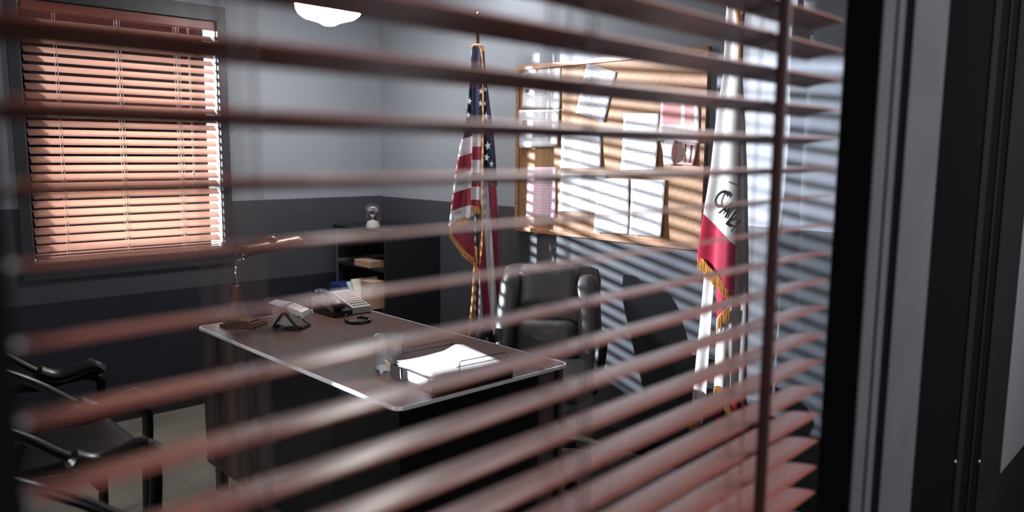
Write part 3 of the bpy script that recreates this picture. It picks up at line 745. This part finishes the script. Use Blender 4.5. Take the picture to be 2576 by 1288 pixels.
p0 = dl.matrix_basis @ Vector((cx, 0, .175))
gn = smoothpts([p0, p0+Vector((-.006, .0, .05)), p0+Vector((.004, 0, .10)), S0+Vector((-.01, 0, -.03)), S0+Vector((.02, 0, -.02))], 8)
MB().tube(gn, .0048, 8).build('gooseneck', MT['chrome'], dl, smooth=True)
sd = (S1-S0).normalized(); sb = Vector((0, 1, 0)); su = sd.cross(sb).normalized()
if su.z < 0: su = -su
m = MB(); R_ = .036; nseg = 16; rows_ = []
for i in range(-8, 21):
    if i < 0: t = -R_*math.cos((i+8)/8*PI/2); rr = R_*math.sin((i+8)/8*PI/2)+.0005
    else: t = (S1-S0).length*i/20; rr = R_*(1 if i < 19 else .8 if i < 20 else .5)
    rows_.append([m.bm.verts.new(S0+sd*t+su*(math.sin(PI*k/nseg)*rr*1.15-.012)+sb*math.cos(PI*k/nseg)*rr*1.25) for k in range(nseg+1)])
for A, B in zip(rows_, rows_[1:]):
    for k in range(nseg): m.bm.faces.new((A[k], A[k+1], B[k+1], B[k]))
m.build('lamp_shade', MT['bronze'], dl, smooth=True, solid=.002)
kc = at_y(684, 601, 3.24)
MB().lathe([(0, .014), (.012, .012), (.022, .004), (.026, -.006), (.026, -.012)], kc, 20).build('switch_cap', MT['bronze'], dl, smooth=True)

# ------------------------------------------------------------------ rotary card file
rc = at_z(727, 822, DZ); ra = Vector((rc.x, rc.y, DZ+.062))
cf = thing('card_file', 'rotary card file with fanned cards on a black tube stand, beside the desk lamp', 'card file', (rc.x, rc.y, DZ), math.radians(38)); cf.scale = (1.12, 1.12, 1.12)
m = MB()
for i in range(46):
    a = math.radians(-20+i*4.8)
    M = Matrix.Translation((0, 0, .062)) @ Matrix.Rotation(-a, 4, 'X')
    m.box(-.036, .036, .017, .054+random.uniform(-.002, .002), -.0003, .0003, M=M)
m.build('cards', MT['card'], cf, local=True)
m = MB()
for i in range(16):
    M = Matrix.Translation((0, -.012, .088-.0012*i)) @ Matrix.Rotation(math.radians(20), 4, 'X')
    m.box(-.036, .036, -.062+random.uniform(-.001, .001), .004, -.0004, .0004, M=M)
m.build('card_block', MT['card'], cf, local=True)
m = MB()
for i in range(3):
    M = Matrix.Translation((-.004*i, .002, .092-.003*i)) @ Matrix.Rotation(math.radians(6+4*i), 4, 'X'); m.box(-.036, .036, 0, .062, -.0005, .0005, M=M)
m.build('open_card', MT['white_paper'], cf, local=True)
MB().tube([(-.040, 0, .062), (.040, 0, .062)], .018, 20).build('hub', MT['bronze'], cf, local=True, smooth=True)
m = MB()
for s in (-1, 1): m.tube(smoothpts([(s*.043, .045, .006), (s*.043, .03, .03), (s*.043, 0, .062), (s*.043, -.03, .03), (s*.043, -.06, .006)]), .004, 8)
m.tube(smoothpts([(-.043, -.06, .006), (-.03, -.07, .006), (.03, -.07, .006), (.043, -.06, .006)]), .006, 8); m.tube([(-.043, .045, .006), (.043, .045, .006)], .006, 8)
m.build('stand', MT['plastic'], cf, local=True, smooth=True)

# ------------------------------------------------------------------ telephone
tp = at_z(888, 793, DZ)
ph = thing('telephone', 'desk telephone with grey keypad and black coiled cord, behind the card file', 'telephone', (tp.x, tp.y, DZ), -.05)
W_, L_ = .10, .22
def wedge(mb, x0, x1, y0, y1, za, zb, b=0):
    vs = [(x0, y0, b), (x1, y0, b), (x1, y1, b), (x0, y1, b), (x0, y0, za), (x1, y0, za), (x1, y1, zb), (x0, y1, zb)]
    v = [mb.bm.verts.new(p) for p in vs]
    for f in ((0, 3, 2, 1), (4, 5, 6, 7), (0, 1, 5, 4), (1, 2, 6, 5), (2, 3, 7, 6), (3, 0, 4, 7)): mb.bm.faces.new([v[i] for i in f])
m = MB(); wedge(m, 0, W_, .004, L_, .034, .082, .004); m.build('keypad_housing', MT['plastic_grey'], ph, local=True)
m = MB(); wedge(m, -.10, -.002, .0, L_, .026, .066); m.build('base', MT['plastic'], ph, local=True)
m = MB(); sl = (.082-.034)/(L_-.004)
for i in range(4):
    for j in range(7):
        y = .022+j*.026; x = .014+i*.021; z = .034+sl*(y-.004)
        m.box(x, x+.015, y, y+.016, z-.001, z+.0035+.0)
m.build('keys', MT['key_dark'], ph, local=True)
m = MB(); m.tube(smoothpts([(-.062, .004, .052), (-.062, .05, .070), (-.062, .15, .092), (-.062, .21, .094)]), .016, 12, flat=(1.2, .8)); m.cushion((-.062, .022, .052), (.052, .055, .034), .012, n=5); m.cushion((-.062, .19, .088), (.052, .055, .034), .012, n=5)
m.build('handset', MT['plastic'], ph, local=True, smooth=True)
path = smoothpts([at_z(872, 793, DZ+.02), at_z(869, 801, DZ+.010), at_z(874, 809, DZ+.007), at_z(890, 812, DZ+.007), at_z(912, 811, DZ+.007), at_z(930, 806, DZ+.007), at_z(922, 799, DZ+.007), at_z(900, 797, DZ+.007)], 10)
m = MB(); hel = []
for i in range(len(path)-1):
    t = (path[i+1]-path[i]).normalized(); a = t.cross(Vector((0, 0, 1))).normalized(); b = a.cross(t)
    for k in range(10):
        g = 2*PI*k/10*1.0; hel.append(path[i].lerp(path[i+1], k/10)+a*.0055*math.cos(g)+b*.0055*math.sin(g))
m.tube(hel, .0022, 5); m.build('coiled_cord', MT['plastic'], ph, smooth=True)

# ------------------------------------------------------------------ wire mesh cup and coins
cc = at_z(979, 926, DZ)
cu = thing('pencil_cup', 'silver wire mesh pencil cup standing left of the letter tray', 'cup', (cc.x, cc.y, DZ))
m = MB(); R0, Hc = .050, .118; n1 = 56
for k in range(n1):
    for s in (-1, 1):
        pts = []
        for j in range(9):
            g = 2*PI*k/n1+s*j/8*.95; pts.append((R0*math.cos(g), R0*math.sin(g), .004+j/8*(Hc-.006)))
        m.tube(pts, .00055, 3)
m.build('mesh_wall', MT['silver'], cu, local=True)
m = MB(); m.tube([(R0*math.cos(2*PI*k/40), R0*math.sin(2*PI*k/40), Hc) for k in range(40)], .0016, 6, closed=True); m.build('rim', MT['silver'], cu, local=True, smooth=True)
m = MB(); m.lathe([(0, 0), (R0+.001, 0), (R0+.001, .005), (R0-.002, .005), (R0-.002, .002), (0, .002)], seg=40); m.build('base', MT['silver'], cu, local=True)
for i, (x, y, z, t) in enumerate(((-.012, -.018, .006, .3), (.014, -.012, .006, -.3), (.0, .01, .008, .5))):
    M = Matrix.Translation((cc.x+x, cc.y+y, DZ+.008+z)) @ Matrix.Rotation(t*1.6, 4, 'X') @ Matrix.Rotation(t, 4, 'Y')
    o = MB().lathe([(0, 0), (.012, 0), (.0125, .001), (.012, .0018), (0, .0018)], seg=20, M=M).build('coin', MT['brass'])
    tag(o, 'small coin lying in the bottom of the mesh pencil cup', 'coin', 'coins in the pencil cup')

# ------------------------------------------------------------------ letter tray with papers
fl, fr = at_z(1093, 994, DZ), at_z(1290, 948, DZ)
tx = (fr-fl); TL = tx.length; tx.normalize(); TWd = .262; trz = math.atan2(tx.y, tx.x)
lt = thing('letter_tray', 'black letter tray with wire brackets at the near end of the desk', 'tray', (fl.x, fl.y, DZ), trz)
m = MB(); m.box(0, TL, 0, TWd, 0, .004); m.build('bottom', MT['plastic'], lt, local=True)
m = MB(); m.box(0, TL, 0, .003, 0, .046); m.build('side_wall', MT['plastic'], lt, local=True)
m = MB(); m.box(0, TL, TWd-.003, TWd, 0, .046); m.build('side_wall', MT['plastic'], lt, local=True)
m = MB(); m.box(TL-.003, TL, .003, TWd-.003, 0, .046); m.build('end_wall', MT['plastic'], lt, local=True)
for ya, yb in ((TWd-.085, TWd-.003), (.003, .018)): MB().box(0, .003, ya, yb, 0, .046).build('front_lip', MT['plastic'], lt, local=True)
m = MB(); m.tube(smoothpts([(-.004, TWd-.075, .012), (-.004, TWd-.072, .043), (-.004, TWd-.085, .05), (-.004, .055, .05), (-.004, .028, .048), (-.004, .022, .012)], 5), .0028, 8)
m.build('front_rail', MT['chrome'], lt, local=True, smooth=True)
for yy, x0 in ((TWd-.002, .06), (.002, .10)):
    m = MB(); z0, z1 = .044, .092; x1 = x0+.20
    m.tube([(x0, yy, z0), (x0, yy, z1-.008), (x0+.006, yy, z1), (x1-.006, yy, z1), (x1, yy, z1-.008), (x1, yy, z0)], .0016, 6)
    m.tube([(x0-.012, yy, z1-.017), (x1+.012, yy, z1-.017)], .0014, 6)
    m.build('wire_bracket', MT['plastic'], lt, local=True)
ps = thing('paper_stack', 'thick stack of white papers with curled far edge, in the letter tray', 'papers', (fl.x, fl.y, DZ+.0042), trz)
m = MB()
for i in range(26):
    dx, dy = random.uniform(-.004, .004), random.uniform(-.004, .004)
    z = .0005+i*.0018
    m.box(.016+dx, .016+.279+dx, .024+dy, .024+.214+dy, z, z+.0014)
m.build('sheets', MT['white_paper'], ps, local=True)
m = MB()
def fn(u, v):
    x = .014+.285*u; y = .020+.222*v
    z = .0495+.030*max(0, (u-.45)/.55)**2*max(0, v)**1.5*(.8+.35*math.sin(u*17))+.004*v+.002*math.sin(u*7+v*3)
    return Vector((x, y, z))
m.grid(fn, 24, 16); m.build('top_sheet', MT['white_paper'], ps, local=True, solid=.0006)

# ------------------------------------------------------------------ executive chair
ec = thing('executive_chair', 'high backed black leather office chair behind the desk', 'chair', (2.635, 2.555, 0), math.radians(-54)); ec.scale = (1.03, 1.03, 1.03)
TB = Matrix.Translation((0, .16, .385)) @ Matrix.Rotation(math.radians(-12), 4, 'X') @ Matrix.Translation((0, -.16, -.50))
MB().cushion((0, .20, .77), (.49, .075, .58), .05, .01, M=TB).build('back_shell', MT['leather'], ec, local=True, smooth=True)
MB().cushion((0, .145, .945), (.31, .10, .225), .045, .012, M=TB).build('upper_back_cushion', MT['leather'], ec, local=True, smooth=True)
MB().cushion((0, .13, .675), (.31, .12, .245), .055, .014, M=TB).build('lower_back_cushion', MT['leather'], ec, local=True, smooth=True)
for s in (-1, 1):
    M = TB @ Matrix.Translation((s*.205, .125, .765)) @ Matrix.Rotation(s*math.radians(-16), 4, 'Z') @ Matrix.Rotation(s*math.radians(-5), 4, 'Y')
    MB().cushion((0, 0, 0), (.10, .125, .50), .042, .006, M=M).build('side_bolster', MT['leather'], ec, local=True, smooth=True)
MB().cushion((0, -.04, .45), (.48, .48, .12), .055, .0).build('seat', MT['leather'], ec, local=True, smooth=True)
for s in (-1, 1):
    m = MB(); m.tube(smoothpts([(s*.265, .14, .46), (s*.275, .14, .56), (s*.275, .09, .625), (s*.275, -.08, .635), (s*.275, -.16, .60), (s*.27, -.14, .50), (s*.25, -.10, .42)], 6), .024, 10, flat=(1.3, .8))
    m.build('armrest', MT['vinyl'], ec, local=True, smooth=True)
MB().lathe([(0, .12), (.03, .12), (.03, .38), (.09, .385), (.09, .40), (0, .40)], seg=20).build('gas_lift', MT['plastic'], ec, local=True, smooth=True)
for k in range(5):
    a = 2*PI*k/5+.3; c, s = math.cos(a), math.sin(a)
    lg = MB().tube([(c*.03, s*.03, .125), (c*.16, s*.16, .11), (c*.30, s*.30, .08)], [.028, .022, .016], 8).build('leg', MT['plastic'], ec, local=True, smooth=True)
    M = Matrix.Translation((c*.30, s*.30, .03)) @ Matrix.Rotation(a, 4, 'Z') @ Matrix.Rotation(PI/2, 4, 'Y')
    MB().lathe([(0, -.02), (.026, -.02), (.03, -.012), (.03, .012), (.026, .02), (0, .02)], seg=18, M=M).build('caster', MT['plastic'], lg, local=True, smooth=True)

# ------------------------------------------------------------------ guest chairs
def guest_chair(loc, rz, lab):
    g = thing('guest_chair', lab, 'chair', loc, rz, None)        # faces local +X
    MB().cushion((.02, 0, .43), (.50, .47, .11), .05, 0).build('seat', MT['vinyl'], g, local=True, smooth=True)
    M = Matrix.Translation((-.22, 0, .47)) @ Matrix.Rotation(math.radians(-12), 4, 'Y') @ Matrix.Rotation(PI/2, 4, 'Z')
    MB().cushion((0, 0, .20), (.49, .07, .42), .035, .01, M=M).build('backrest', MT['vinyl'], g, local=True, smooth=True)
    for s in (-1, 1):
        y = s*.262
        MB().tube(smoothpts([(-.20, y, .02), (-.17, y, .40), (-.10, y, .60), (.06, y, .61), (.20, y, .622), (.262, y, .60), (.27, y, .54), (.262, y, .40), (.25, y, .02)], 8), .0145, 10, flat=(.8, 1.3)).build('leg_frame', MT['plastic'], g, local=True, smooth=True)
        MB().tube(smoothpts([(-.24, y*.97, .86), (-.16, y, .82), (-.06, y, .755), (.04, y, .675), (.11, y, .640), (.18, y, .648), (.24, y, .660), (.276, y, .635)], 8), [.018]*25+[.034]*24+[.026]*8, 10, flat=(1.1, .8)).build('arm_pad', MT['plastic'], g, local=True, smooth=True)
    m = MB(); m.tube([(.10, -.262, .36), (.10, .262, .36)], .012, 8); m.tube([(-.15, -.262, .36), (-.15, .262, .36)], .012, 8); m.build('cross_bar', MT['plastic'], g, local=True)
    return g
guest_chair((.66, 3.12, 0), math.radians(0), 'black vinyl armchair at the far left, facing the desk beneath the back window')
guest_chair((.51, 2.09, 0), math.radians(0), 'black vinyl armchair at the bottom left, the nearer of the two facing the desk')
